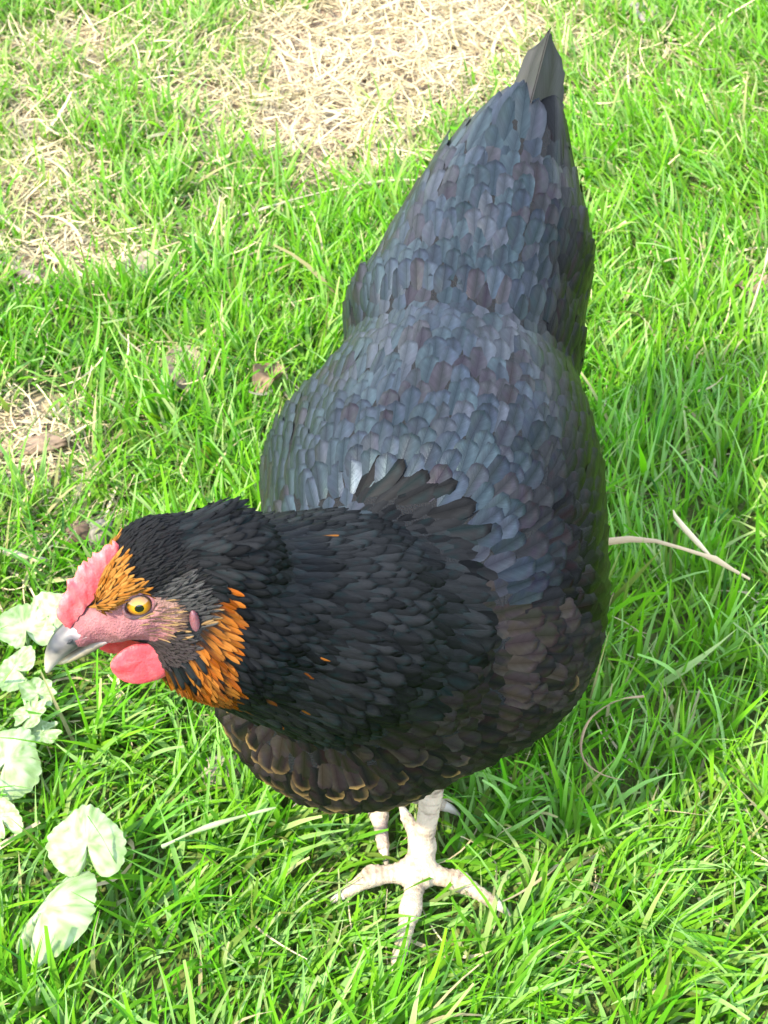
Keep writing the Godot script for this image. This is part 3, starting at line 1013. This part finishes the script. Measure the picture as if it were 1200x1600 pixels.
func build_plumage(parts: Array) -> void:
	var r := RandomNumberGenerator.new()
	r.seed = 77
	var shiny := vmat(0.37, 0.65, 0.2)
	shiny.albedo_texture = barb_image(false)
	shiny.heightmap_enabled = true
	shiny.heightmap_texture = barb_image(true)
	shiny.heightmap_scale = 0.012
	var dull := vmat(0.5, 0.0, 0.15)
	dull.albedo_texture = shiny.albedo_texture
	dull.heightmap_enabled = true
	dull.heightmap_texture = shiny.heightmap_texture
	dull.heightmap_scale = 0.012
	# candidates spread over the skin, weighted by how densely feathers stand there
	var tri := []
	var acc := PackedFloat32Array()
	var total := 0.0
	for k in 2:
		var v: PackedVector3Array = parts[k][0]
		var nv: PackedVector3Array = parts[k][1]
		var idx: PackedInt32Array = parts[k][2]
		for i in range(0, idx.size(), 3):
			var a := v[idx[i]]
			var b := v[idx[i + 1]]
			var c := v[idx[i + 2]]
			var m := (a + b + c) / 3.0
			var area := (b - a).cross(c - a).length() * 0.5
			var d := (m - HO).length()
			var s := 0.0014 if d < 0.038 else (lerpf(0.0024, 0.0070, clampf((d - 0.038) / 0.10, 0, 1)))
			total += area / (s * s)
			acc.append(total)
			tri.append([a, b, c, nv[idx[i]], nv[idx[i + 1]], nv[idx[i + 2]]])
	var cell := 0.004
	var grid := {}
	var placed := []
	for k in 52000:
		var at := mini(acc.bsearch(r.randf() * total), tri.size() - 1)
		var u := r.randf()
		var w := r.randf()
		if u + w > 1.0:
			u = 1.0 - u
			w = 1.0 - w
		var p: Vector3 = tri[at][0] + (tri[at][1] - tri[at][0]) * u + (tri[at][2] - tri[at][0]) * w
		var e: Vector3 = (tri[at][3] + (tri[at][4] - tri[at][3]) * u + (tri[at][5] - tri[at][3]) * w).normalized()
		var f := plume_at(p, e, r)
		if f.is_empty():
			continue
		var sp: float = f[1]
		var g := Vector3i((p / cell).floor())
		var reach := int(ceil(sp / cell))
		var ok := true
		for x in range(-reach, reach + 1):
			for y in range(-reach, reach + 1):
				for z in range(-reach, reach + 1):
					var key := g + Vector3i(x, y, z)
					if ok and grid.has(key):
						for other in grid[key]:
							if other[0].distance_to(p) < minf(sp, other[1]) * 0.9 + 0.1 * maxf(sp, other[1]):
								ok = false
								break
		if not ok:
			continue
		if not grid.has(g):
			grid[g] = []
		grid[g].append([p, sp])
		placed.append([p, e, f])
	# lay each one along the flow
	var eye := Vector3(0, 0.747, 0.348)
	var shown := {"feather": [], "hackle": [], "breast": [], "collar": []}
	var all := []
	for q in placed:
		var p: Vector3 = q[0]
		var n: Vector3 = q[1]
		var f: Array = q[2]
		var sort: String = f[7]
		var along := flow_at(p, sort)
		along = (along - n * along.dot(n)).normalized()
		along = along.rotated(n, r.randfn(0.0, 0.2 if sort == "head" else (0.09 if sort == "hackle" or sort == "collar" else 0.06)))
		var lift: float = f[4] + r.randfn(0.0, 0.016)
		var y := (along * cos(lift) + n * sin(lift)).normalized()
		var x := y.cross(n).normalized().rotated(y, r.randfn(0.0, 0.06))
		var z := x.cross(y).normalized()
		var L: float = f[2] * r.randf_range(0.88, 1.14)
		var W: float = f[3] * r.randf_range(0.98, 1.22)
		var t := Transform3D(Basis(x * W, y * L, z * L * 0.42), p - y * L * 0.30 + n * 0.0006 - HB)
		var size := W * L * maxf(0.0, n.dot((eye - p).normalized())) / (eye - p).length_squared()
		var tone: Color = f[5]
		# a small set of tones, so that alike feathers share their meshes
		var item := [size, t, f[0], tone, f[6], r.randi() % 3, sort, tone, false]
		all.append(item)
		if shown.has(sort):
			shown[sort].append(item)
	var limits := {"feather": 300, "hackle": 220, "breast": 150, "collar": 60}
	for sort in shown:
		shown[sort].sort_custom(func(a, b): return a[0] > b[0])
		for k in mini(limits[sort], shown[sort].size()):
			var it: Array = shown[sort][k]
			it[8] = true
			var tone: Color = it[3]
			var edge: Color = it[4]
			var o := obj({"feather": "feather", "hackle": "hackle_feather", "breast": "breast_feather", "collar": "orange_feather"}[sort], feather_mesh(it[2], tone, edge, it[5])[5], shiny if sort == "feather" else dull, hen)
			o.transform = it[1]
	# the rest joined: shiny ones and dull ones
	for pass_ in 2:
		var v := PackedVector3Array()
		var n := PackedVector3Array()
		var c := PackedColorArray()
		var uv := PackedVector2Array()
		var idx := PackedInt32Array()
		for it in all:
			if it[8] or (it[6] == "feather") != (pass_ == 0):
				continue
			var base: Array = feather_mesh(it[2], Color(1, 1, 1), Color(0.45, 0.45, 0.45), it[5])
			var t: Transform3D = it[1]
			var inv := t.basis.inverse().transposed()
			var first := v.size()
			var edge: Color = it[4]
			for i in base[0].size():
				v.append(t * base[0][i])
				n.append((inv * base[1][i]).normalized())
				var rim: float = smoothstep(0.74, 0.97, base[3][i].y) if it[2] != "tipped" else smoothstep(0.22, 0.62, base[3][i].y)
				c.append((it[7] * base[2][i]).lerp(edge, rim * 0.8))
				uv.append(base[3][i])
			for i in base[4]:
				idx.append(first + i)
		var o := obj("plumage", array_mesh(v, n, c, idx, uv), shiny if pass_ == 0 else dull, hen)
		o.set_meta("kind", "stuff")
	# tail feathers: two folded fans that meet in a ridge, their feet under broad coverts
	var quill := vmat(0.40, 0.12, 0.40)
	quill.albedo_texture = shiny.albedo_texture
	quill.heightmap_enabled = true
	quill.heightmap_texture = shiny.heightmap_texture
	quill.heightmap_scale = 0.012
	var root := Vector3(0.079, 0.293, -0.335)
	var up := (Vector3(0.101, 0.392, -0.364) - root).normalized()
	var left := Vector3(-0.93, 0.05, -0.30)
	left = (left - up * left.dot(up)).normalized()
	var backw := up.cross(left)
	if backw.z > 0.0:
		backw = -backw
	for side in [1.0, -1.0]:
		for k in 6:
			var a := 0.035 * k
			var d: Vector3 = (up * cos(a) + backw * sin(a)).normalized()
			var across: Vector3 = (backw * 0.80 + left * side * (0.60 + 0.03 * k)).normalized()
			across = (across - d * across.dot(d)).normalized()
			var nn: Vector3 = across.cross(d)
			var L := (0.107 - 0.010 * k) * (1.0 if side > 0.0 else 0.985)
			var tone := Color(0.048, 0.043, 0.041).lerp(Color(0.075, 0.068, 0.066), r.randf())
			var o := obj("tail_feather", feather_mesh("tail", tone, tone * 0.6, k % 3)[5], quill, hen)
			o.transform = Transform3D(Basis(across * 0.030, d * L, nn * 0.03), root + across * (0.0035 * k - 0.0010) - left * side * 0.0008 * k - up * 0.002 * k - HB)
	for side in [1.0, -1.0]:
		for k in 4:
			var a := -0.10 + k * 0.17
			var d: Vector3 = (up * cos(a) + backw * sin(a) + left * side * (0.10 + 0.02 * k)).normalized()
			var across: Vector3 = (backw * 0.8 + left * side * 0.75).normalized()
			across = (across - d * across.dot(d)).normalized()
			var nn: Vector3 = across.cross(d).normalized()
			if nn.dot(left * side) < 0.0:
				nn = -nn
			var x: Vector3 = d.cross(nn).normalized()
			var L := r.randf_range(0.042, 0.050) * (1.0 - 0.05 * k)
			var tone := Color(0.040, 0.050, 0.054).lerp(Color(0.050, 0.045, 0.044), r.randf())
			var o := obj("tail_covert", feather_mesh("round", tone, tone * 0.35, k % 3)[5], shiny, hen)
			o.transform = Transform3D(Basis(x * 0.026, d * L, nn * 0.03), root - up * 0.008 + across * (0.004 + 0.008 * k) + left * side * (0.0105 if side > 0.0 else 0.006) + left * 0.002 - HB)

# ------------------------------------------------------------------ the lawn
func build_grass() -> void:
	var r := RandomNumberGenerator.new()
	r.seed = 404
	var live := Blades.new()
	var dead := Blades.new()
	var tufts := 0
	for k in 23000:
		var x := r.randf_range(-0.95, 0.95)
		var z := r.randf_range(-1.75, 0.40)
		# thinner away from where the photograph looks
		var edge := 0.30 + maxf(0.0, -z) * 0.30
		if absf(x) > edge and r.randf() < 0.6:
			continue
		var q := dry(x, z) + noise.get_noise_2d(x * 200.0, z * 200.0) * 0.35
		var near := near_foot(x, z)
		var patch := noise.get_noise_2d(x * 60.0 + 9.0, z * 60.0) * 0.8
		var ln := lean(x, z)
		var lush := clampf(0.5 + noise.get_noise_2d(x * 110.0 - 30.0, z * 110.0) * 1.4, 0, 1)
		# green tuft
		if r.randf() > q * 0.92 - 0.08:
			var nb := r.randi_range(4, 9)
			tufts += 1
			for b in nb:
				var bx := x + r.randfn(0.0, 0.006)
				var bz := z + r.randfn(0.0, 0.006)
				var a := Vector2(r.randfn(0.0, 0.55), r.randfn(0.0, 0.55)) + ln * 1.0
				var th := clampf(0.18 + a.length() * 0.66 + r.randfn(0.0, 0.15), 0.1, 1.3)
				var L := r.randf_range(0.026, 0.058) * (0.75 + 0.75 * lush) * (1.0 - 0.35 * clampf(q, 0, 1))
				if r.randf() < 0.12:
					L *= 1.35
				var bend := absf(r.randfn(0.55, 0.60))
				if near < 0.012:
					if r.randf() < 0.5:
						continue
					th = r.randf_range(1.2, 1.45)
					bend = 0.1
					L *= 0.6
				elif near < 0.035:
					th = lerpf(1.2, th, (near - 0.012) / 0.023)
					L *= lerpf(0.65, 1.0, (near - 0.012) / 0.023)
				for d in LEAVES:
					var dl: float = Vector2(bx - d[0], bz - d[1]).length() / d[2]
					if dl < 1.25:
						L *= 0.55
						th = maxf(th, 0.9)
				var w := r.randf_range(0.0014, 0.0034) * (1.0 if r.randf() < 0.88 else 1.5) * (0.85 + 0.3 * lush)
				var col := green(r, patch - clampf(q, 0, 1) * 0.1)
				if r.randf() < clampf(q - 0.12, 0, 1) * 0.38 + 0.010:
					col = straw(r)
				col = col.lerp(Color(0.30, 0.36, 0.12), clampf(q, 0.0, 1.0) * r.randf() * 0.8)
				var tip := col * r.randf_range(0.9, 1.25)
				if r.randf() < 0.09:
					tip = tip.lerp(Color(0.55, 0.50, 0.28), 0.55)
				live.blade(Vector3(bx, ground_y(bx, bz) - 0.002, bz), a.normalized(), th, bend, L, w, col.lerp(Color(0.16, 0.22, 0.06), 0.3), tip, r.randfn(0.0, 0.7), 6, 0.45 if r.randf() < 0.35 else 0.05, r.randf_range(0.08, 0.22), r.randfn(0.0, 0.5))
		# dead blades in the thatch, thick where the lawn is worn
		var nd := 1 if r.randf() < 0.10 else 0
		if q > 0.2:
			nd = int(r.randf_range(0.6, 2.0) + minf(q, 1.0) * 3.0)
		for b in nd:
			var bx := x + r.randfn(0.0, 0.012)
			var bz := z + r.randfn(0.0, 0.012)
			var az := Vector2.from_angle(r.randf() * TAU)
			var L := r.randf_range(0.025, 0.085)
			var col := straw(r)
			var p := Vector3(bx, ground_y(bx, bz) + r.randf_range(0.001, 0.008), bz)
			dead.blade(p, az, r.randf_range(1.1, 1.65), r.randfn(0.0, 0.55), L, r.randf_range(0.0007, 0.0024) * (1.0 if r.randf() < 0.9 else 1.8), col, col * r.randf_range(0.8, 1.1), r.randfn(0.0, 1.5), 8, 0.5, 0.1, r.randfn(0.0, 1.7))
	# a few long conspicuous blades and fans seen in the photograph
	for s in [[-0.171, -0.029, 0.99, -0.13, 16, 0.078], [-0.117, -0.069, -0.00, -1.00, 12, 0.060], [0.212, -0.353, 0.07, -1.00, 26, 0.075], [0.254, -0.414, 0.16, -0.99, 22, 0.070], [-0.226, -0.124, 0.92, 0.40, 14, 0.075], [-0.165, -0.588, 0.03, -1.00, 16, 0.070], [0.369, -0.758, -0.87, -0.50, 20, 0.075], [0.291, -0.690, -0.88, -0.48, 16, 0.070], [0.199, -0.258, 0.02, -1.00, 20, 0.070], [0.154, -0.130, 0.20, -0.98, 14, 0.065], [0.097, 0.057, 0.96, -0.28, 14, 0.065], [0.214, 0.053, -0.95, -0.31, 14, 0.070], [-0.016, 0.037, 0.99, 0.10, 18, 0.060], [-0.069, 0.065, 0.32, -0.95, 12, 0.060], [-0.197, -0.446, -0.12, -0.99, 16, 0.065], [-0.291, -0.868, 0.30, -0.95, 14, 0.060]]:
		for k in s[4]:
			var a := Vector2(s[2], s[3]).rotated(r.randfn(0.0, 0.30))
			var bx: float = s[0] + r.randfn(0.0, 0.014)
			var bz: float = s[1] + r.randfn(0.0, 0.014)
			var col := green(r, 0.0)
			live.blade(Vector3(bx, ground_y(bx, bz), bz), a, r.randf_range(0.55, 1.05), r.randf_range(0.2, 0.9), s[5] * r.randf_range(0.7, 1.15), r.randf_range(0.0020, 0.0036), col, col.lerp(Color(0.22, 0.36, 0.12), 0.4), r.randfn(0, 0.4), 8, 0.06, 0.18)
	var gm := vmat(0.5, 0.0, 0.17)
	gm.backlight_enabled = true
	gm.backlight = Color(0.8, 1.0, 0.2)
	var o := obj("grass", live.mesh(self), gm, self)
	tag(o, "bright green lawn grass in leaning tufts round the hen", "grass", "", "stuff")
	var dm := vmat(0.6, 0.0, 0.4)
	dm.backlight_enabled = true
	dm.backlight = Color(0.35, 0.33, 0.25)
	var o2 := obj("dry_grass", dead.mesh(self), dm, self)
	tag(o2, "dead straw-coloured grass lying over the worn patches and between the tufts", "dry grass", "", "stuff")
	# the lawn beyond the frame: one tuft repeated
	var tuft := Blades.new()
	for k in 60:
		var a := Vector2.from_angle(r.randf() * TAU)
		var col := green(r, 0.0) if r.randf() < 0.9 else straw(r)
		tuft.blade(Vector3(r.randfn(0, 0.03), -0.004, r.randfn(0, 0.03)), a, r.randf_range(0.1, 0.8), r.randf_range(0.1, 0.9), r.randf_range(0.03, 0.065), r.randf_range(0.0018, 0.0038), col, col * 1.1, r.randfn(0, 0.6), 5, 0.2, 0.15)
	var mm := MultiMesh.new()
	mm.transform_format = MultiMesh.TRANSFORM_3D
	mm.mesh = tuft.mesh(self)
	var spots := []
	for k in 16000:
		var x := r.randf_range(-5.0, 5.0)
		var z := r.randf_range(-7.0, 3.0)
		if absf(x) < 0.93 and z > -1.73 and z < 0.38:
			continue
		spots.append(Transform3D(Basis.from_euler(Vector3(0, r.randf() * TAU, 0)).scaled(Vector3.ONE * r.randf_range(0.8, 1.3)), Vector3(x, ground_y(x, z), z)))
	mm.instance_count = spots.size()
	for k in spots.size():
		mm.set_instance_transform(k, spots[k])
	var far := MultiMeshInstance3D.new()
	far.multimesh = mm
	far.material_override = gm
	put(far, "outer_lawn", self)
	tag(far, "green lawn going on past the worn ground on every side", "grass", "", "stuff")

# ------------------------------------------------------------------ small things in the grass
# a scalloped soft leaf, modelled flat in x (across) and z (along), then laid by a transform
func leaf_mesh(seed_: int, lobes: int, cup: float, teeth: int) -> ArrayMesh:
	var r := RandomNumberGenerator.new()
	r.seed = seed_
	var v := PackedVector3Array()
	var c := PackedColorArray()
	var segs := 110
	var rings := 10
	var ph := r.randf() * 6.0
	for i in rings + 1:
		var k := float(i) / rings
		for j in segs + 1:
			var a := TAU * j / segs
			var cut := 1.0 - 0.82 * exp(-pow(wrapf(a - PI * 1.5, -PI, PI) / 0.22, 2.0))       # notch at the stalk
			var rad := (1.0 + (0.03 if lobes == 5 else 0.10) * cos(lobes * (a - PI * 0.5))) * (1.0 + 0.075 * absf(sin(a * teeth * 0.5 + ph)) * (0.7 + 0.5 * sin(a * 4.0 + ph)) + 0.08 * sin(a * 3.0 + ph * 1.7) + 0.05 * sin(a * 2.0 + ph)) * cut * (1.0 + 0.05 * sin(a * 2.0 + ph))
			var vein := pow(absf(cos(lobes * 0.5 * (a - PI * 0.5))), 40.0) * k * (1.2 - k)
			var y := cup * k * k + 0.07 * k * sin(a * 2.0 + ph) * k + 0.012 * sin(a * 5.0 + ph * 2.0) * k * k - vein * 0.018 + 0.05 * noise.get_noise_3d(cos(a) * k * 22.0, sin(a) * k * 22.0, seed_ * 3.0)
			v.append(Vector3(cos(a) * rad * k, y, sin(a) * -rad * k))
			var g := Color(0.14, 0.22, 0.06).lerp(Color(0.30, 0.36, 0.19), clampf(0.5 + 0.25 - k * k * 0.5 + noise.get_noise_3d(cos(a) * k * 34.0, sin(a) * k * 34.0, seed_) * 1.4, 0, 1))
			c.append(g.lerp(Color(0.28, 0.36, 0.20), clampf(vein * 0.8, 0, 1)))
	return grid_mesh(v, c, rings, segs)

func build_small_things() -> void:
	var lm := vmat(0.42, 0.0, 0.5)
	lm.backlight_enabled = true
	lm.backlight = Color(0.45, 0.6, 0.3)
	pebble(lm, 0.015)
	# pale leafy weeds along the left: [label, [x, y, z, size x, size z, turn, tilt x, tilt z, cup, lobes, teeth] ...]
	var plants := [
		["pale green rounded weed leaves behind the hen's beak", [[-0.256, 0.036, -0.180, 0.020, 0.017, 0.4, 0.35, -0.1, 0.25, 5, 22], [-0.239, 0.040, -0.190, 0.015, 0.018, -0.7, 0.3, -0.3, -0.2, 5, 20]]],
		["cluster of small lobed grey-green weed leaves below the beak", [[-0.256, 0.033, -0.146, 0.016, 0.011, 1.2, 0.2, 0.1, 0.2, 5, 18], [-0.238, 0.032, -0.128, 0.0115, 0.010, 0.3, 0.4, -0.2, 0.3, 7, 16], [-0.239, 0.032, -0.109, 0.0105, 0.013, -0.6, 0.1, 0.3, 0.2, 7, 14], [-0.230, 0.030, -0.098, 0.011, 0.012, 2.0, 0.2, -0.2, 0.1, 7, 16]]],
		["single broad pale weed leaf cut off by the left edge of the picture", [[-0.247, 0.038, -0.071, 0.0205, 0.024, -0.5, 0.25, -0.35, -0.3, 5, 24], [-0.244, 0.030, -0.034, 0.011, 0.0155, 0.6, 0.2, 0.1, 0.2, 5, 20]]],
		["pair of large whitish green scalloped weed leaves, the lower one folded", [[-0.181, 0.052, -0.006, 0.0205, 0.0225, 0.15, 0.40, -0.12, -0.25, 5, 26], [-0.202, 0.044, 0.033, 0.021, 0.029, -0.75, 0.30, 0.35, -0.75, 5, 26]]],
	]
	for k in plants.size():
		var pl: Array = plants[k]
		var f: Array = pl[1][0]
		var base := Vector3(f[0] - 0.006, 0.0, f[2] - 0.012)
		var o := thing("weed", pl[0], "weed", base, "")
		for j in pl[1].size():
			var d: Array = pl[1][j]
			var leaf := obj("leaf", leaf_mesh(300 + k * 10 + j, d[9], d[8], d[10]), lm, o)
			var b := Basis.from_euler(Vector3(d[6], d[5], d[7]))
			leaf.transform = Transform3D(b * Basis.from_scale(Vector3(d[3], minf(d[3], d[4]), d[4])), Vector3(d[0], d[1], d[2]) - base)
			var root := Vector3(r2(k, j), 0.0, r2(j, k + 3))
			var top: Vector3 = leaf.transform * Vector3(0, 0, 0.12)
			var sc := Color(0.30, 0.40, 0.20)
			obj("stalk", tube_mesh([root, root.lerp(top, 0.5) + Vector3(0, 0.004, 0), top], [0.0014, 0.0012, 0.001], [sc, sc, sc], 6), lm, o)

	var sm := vmat(0.6, 0.0, 0.35)
	# forked dry stalk to the right of the hen
	var st := thing("dry_stalk", "forked dry straw stalk lying across the grass beside the hen's flank", "dry stalk", Vector3(0.23, 0.0, -0.245))
	var o0 := Vector3(0.23, 0.0, -0.245)
	var sc0 := Color(0.30, 0.22, 0.12)
	var main := [Vector3(0.164, 0.052, -0.248), Vector3(0.182, 0.054, -0.249), Vector3(0.201, 0.054, -0.247), Vector3(0.219, 0.052, -0.242), Vector3(0.235, 0.050, -0.237), Vector3(0.243, 0.049, -0.234), Vector3(0.256, 0.044, -0.228), Vector3(0.269, 0.038, -0.224)]
	var mr := [0.0030, 0.0026, 0.0016, 0.0013, 0.0015, 0.0026, 0.0014, 0.0010]
	var pts := []
	var cols := []
	for k in main.size():
		pts.append(main[k] - o0)
		cols.append(sc0 * (1.25 if k > 2 else 0.9))
	obj("stem", tube_mesh(pts, mr, cols, 8), sm, st)
	var br := [Vector3(0.240, 0.049, -0.237), Vector3(0.232, 0.053, -0.246), Vector3(0.223, 0.057, -0.257), Vector3(0.217, 0.060, -0.267), Vector3(0.216, 0.062, -0.271)]
	pts = []
	cols = []
	for p in br:
		pts.append(p - o0)
		cols.append(Color(0.42, 0.34, 0.20))
	obj("side_blade", tube_mesh(pts, [0.0010, 0.0021, 0.0023, 0.0014, 0.0004], cols, 8), sm, st)
	# curled thin stem further down on the right
	curve_thing("curled_stem", "thin curled brown stem arching over the grass right of the breast", "dry stalk", [Vector3(0.175, 0.045, -0.117), Vector3(0.156, 0.049, -0.111), Vector3(0.138, 0.046, -0.100), Vector3(0.130, 0.042, -0.085), Vector3(0.130, 0.040, -0.072), Vector3(0.139, 0.038, -0.063), Vector3(0.149, 0.036, -0.060), Vector3(0.156, 0.034, -0.060)], 0.0009, Color(0.36, 0.25, 0.13), sm)
	curve_thing("straw", "long thin pale straw lying along the front of the worn patch", "straw", [Vector3(-0.145, 0.016, -0.715), Vector3(-0.07, 0.022, -0.745), Vector3(0.0, 0.024, -0.765), Vector3(0.05, 0.020, -0.772)], 0.0014, Color(0.60, 0.52, 0.33), sm)
	curve_thing("straw", "single upright straw blade leaning at the far right edge", "straw", [Vector3(0.335, 0.01, -0.545), Vector3(0.342, 0.035, -0.560), Vector3(0.352, 0.058, -0.585), Vector3(0.356, 0.066, -0.600)], 0.0012, Color(0.60, 0.48, 0.30), sm)
	curve_thing("pale_blade", "long pale cut grass blade sticking out below the breast", "grass blade", [Vector3(-0.138, 0.036, -0.012), Vector3(-0.115, 0.046, -0.018), Vector3(-0.090, 0.053, -0.023), Vector3(-0.067, 0.056, -0.028)], 0.0017, Color(0.34, 0.44, 0.20), sm)
	curve_thing("twig", "grey-brown broken twig lying in the worn grass at the left edge", "twig", [Vector3(-0.415, 0.012, -0.645), Vector3(-0.375, 0.016, -0.637), Vector3(-0.345, 0.014, -0.620), Vector3(-0.315, 0.012, -0.602)], 0.0042, Color(0.36, 0.27, 0.20), sm)
	curve_thing("twig", "short pale dry root lying left of the comb", "twig", [Vector3(-0.300, 0.018, -0.268), Vector3(-0.285, 0.021, -0.263), Vector3(-0.268, 0.020, -0.258), Vector3(-0.258, 0.016, -0.260)], 0.0032, Color(0.48, 0.40, 0.28), sm)

	# dead leaves, chips and stones
	flat_thing("dead_leaf", "pale brown dead leaf half buried in grass left of the wing", "leaf", Vector3(-0.176, 0.020, -0.482), Vector3(0.017, 0.006, 0.030), 0.3, Color(0.38, 0.29, 0.19), 1)
	flat_thing("dead_leaf", "pale curled dead leaf on the worn ground at upper left", "leaf", Vector3(-0.239, 0.018, -0.634), Vector3(0.022, 0.006, 0.015), 0.8, Color(0.40, 0.33, 0.23), 2)
	flat_thing("dead_leaf", "small brown curled leaf close by the wing's left edge", "leaf", Vector3(-0.101, 0.022, -0.467), Vector3(0.012, 0.010, 0.018), -0.5, Color(0.36, 0.24, 0.14), 3)
	flat_thing("wood_chip", "brown flat wood chip on bare soil at the left edge", "wood chip", Vector3(-0.288, 0.014, -0.394), Vector3(0.020, 0.005, 0.011), 0.25, Color(0.36, 0.25, 0.16), 4)
	flat_thing("soil_clod", "dark brown clod of soil in the grass behind the comb", "clod", Vector3(-0.239, 0.018, -0.289), Vector3(0.012, 0.011, 0.010), 0.4, Color(0.20, 0.13, 0.085), 5)
	flat_thing("soil_clod", "whitish crumbly lump beside the dark clod", "clod", Vector3(-0.223, 0.018, -0.290), Vector3(0.012, 0.010, 0.012), 0.9, Color(0.30, 0.26, 0.20), 6)
	flat_thing("dead_leaf", "whitish dry leaf at the top edge right of the tail", "leaf", Vector3(0.324, 0.022, -1.150), Vector3(0.016, 0.006, 0.024), 0.1, Color(0.50, 0.42, 0.34), 7)
	flat_thing("stone", "pinkish mottled pebble in the grass under the breast", "stone", Vector3(-0.110, 0.014, -0.081), Vector3(0.014, 0.010, 0.012), 0.3, Color(0.42, 0.36, 0.24), 8)
	flat_thing("soil_clod", "small dark clod in the grass beside the hen's right flank", "clod", Vector3(0.168, 0.016, -0.222), Vector3(0.009, 0.008, 0.010), 0.3, Color(0.15, 0.09, 0.06), 9)
	flat_thing("dead_leaf", "shredded brown leaf scrap near the far right edge", "leaf", Vector3(0.348, 0.020, -0.600), Vector3(0.018, 0.007, 0.010), 0.5, Color(0.40, 0.28, 0.16), 10)

func r2(a: int, b: int) -> float:
	return sin(a * 12.9 + b * 78.2) * 0.006

func curve_thing(called: String, label: String, category: String, path: Array, rad: float, col: Color, mat: Material) -> void:
	var curve := Curve3D.new()
	var base: Vector3 = path[path.size() / 2]
	base.y = 0.0
	for k in path.size():
		var t: Vector3 = (path[mini(k + 1, path.size() - 1)] - path[maxi(k - 1, 0)]) / 6.0
		curve.add_point(path[k] - base, -t, t)
	var pts := []
	var rr := []
	var cc := []
	for k in 21:
		var q := k / 20.0
		pts.append(curve.sample_baked(q * curve.get_baked_length(), true))
		rr.append(rad * (0.75 + 0.3 * sin(q * 11.0 + rad * 9000.0)) * (1.0 - 0.7 * smoothstep(0.85, 1.0, q)))
		cc.append(col * 0.55 * (0.9 + 0.2 * sin(q * 17.0)))
	var o := obj(called, tube_mesh(pts, rr, cc, 8), mat, self)
	o.position = base
	tag(o, label, category)

func flat_thing(called: String, label: String, category: String, at: Vector3, size: Vector3, turn: float, col: Color, seed_: int) -> void:
	var v := PackedVector3Array()
	var c := PackedColorArray()
	var thin := called == "dead_leaf"
	for i in 13:
		var a := PI * i / 12.0
		for j in 25:
			var b := TAU * j / 24.0
			var d := Vector3(sin(a) * cos(b), cos(a), sin(a) * sin(b))
			var bump := 1.0 + 0.28 * noise.get_noise_3dv(d * 22.0 + Vector3(seed_ * 31, 0, 0)) + 0.12 * noise.get_noise_3dv(d * 70.0)
			var p := d * bump * size
			if thin:
				p.y = p.y * 0.18 + size.y * 1.2 * (p.x / size.x) * (p.x / size.x) + 0.3 * size.y * sin(p.z / size.z * 5.0)
			v.append(p)
			c.append(col * 0.42 * (1.0 + 0.7 * noise.get_noise_3dv(d * 40.0 + Vector3(0, seed_ * 17, 0))))
	var o := obj(called, grid_mesh(v, c, 12, 24), vmat(0.8, 0.0, 0.3), self)
	o.position = at - Vector3(0, 0.005, 0)
	o.rotation.y = turn
	tag(o, label, category)
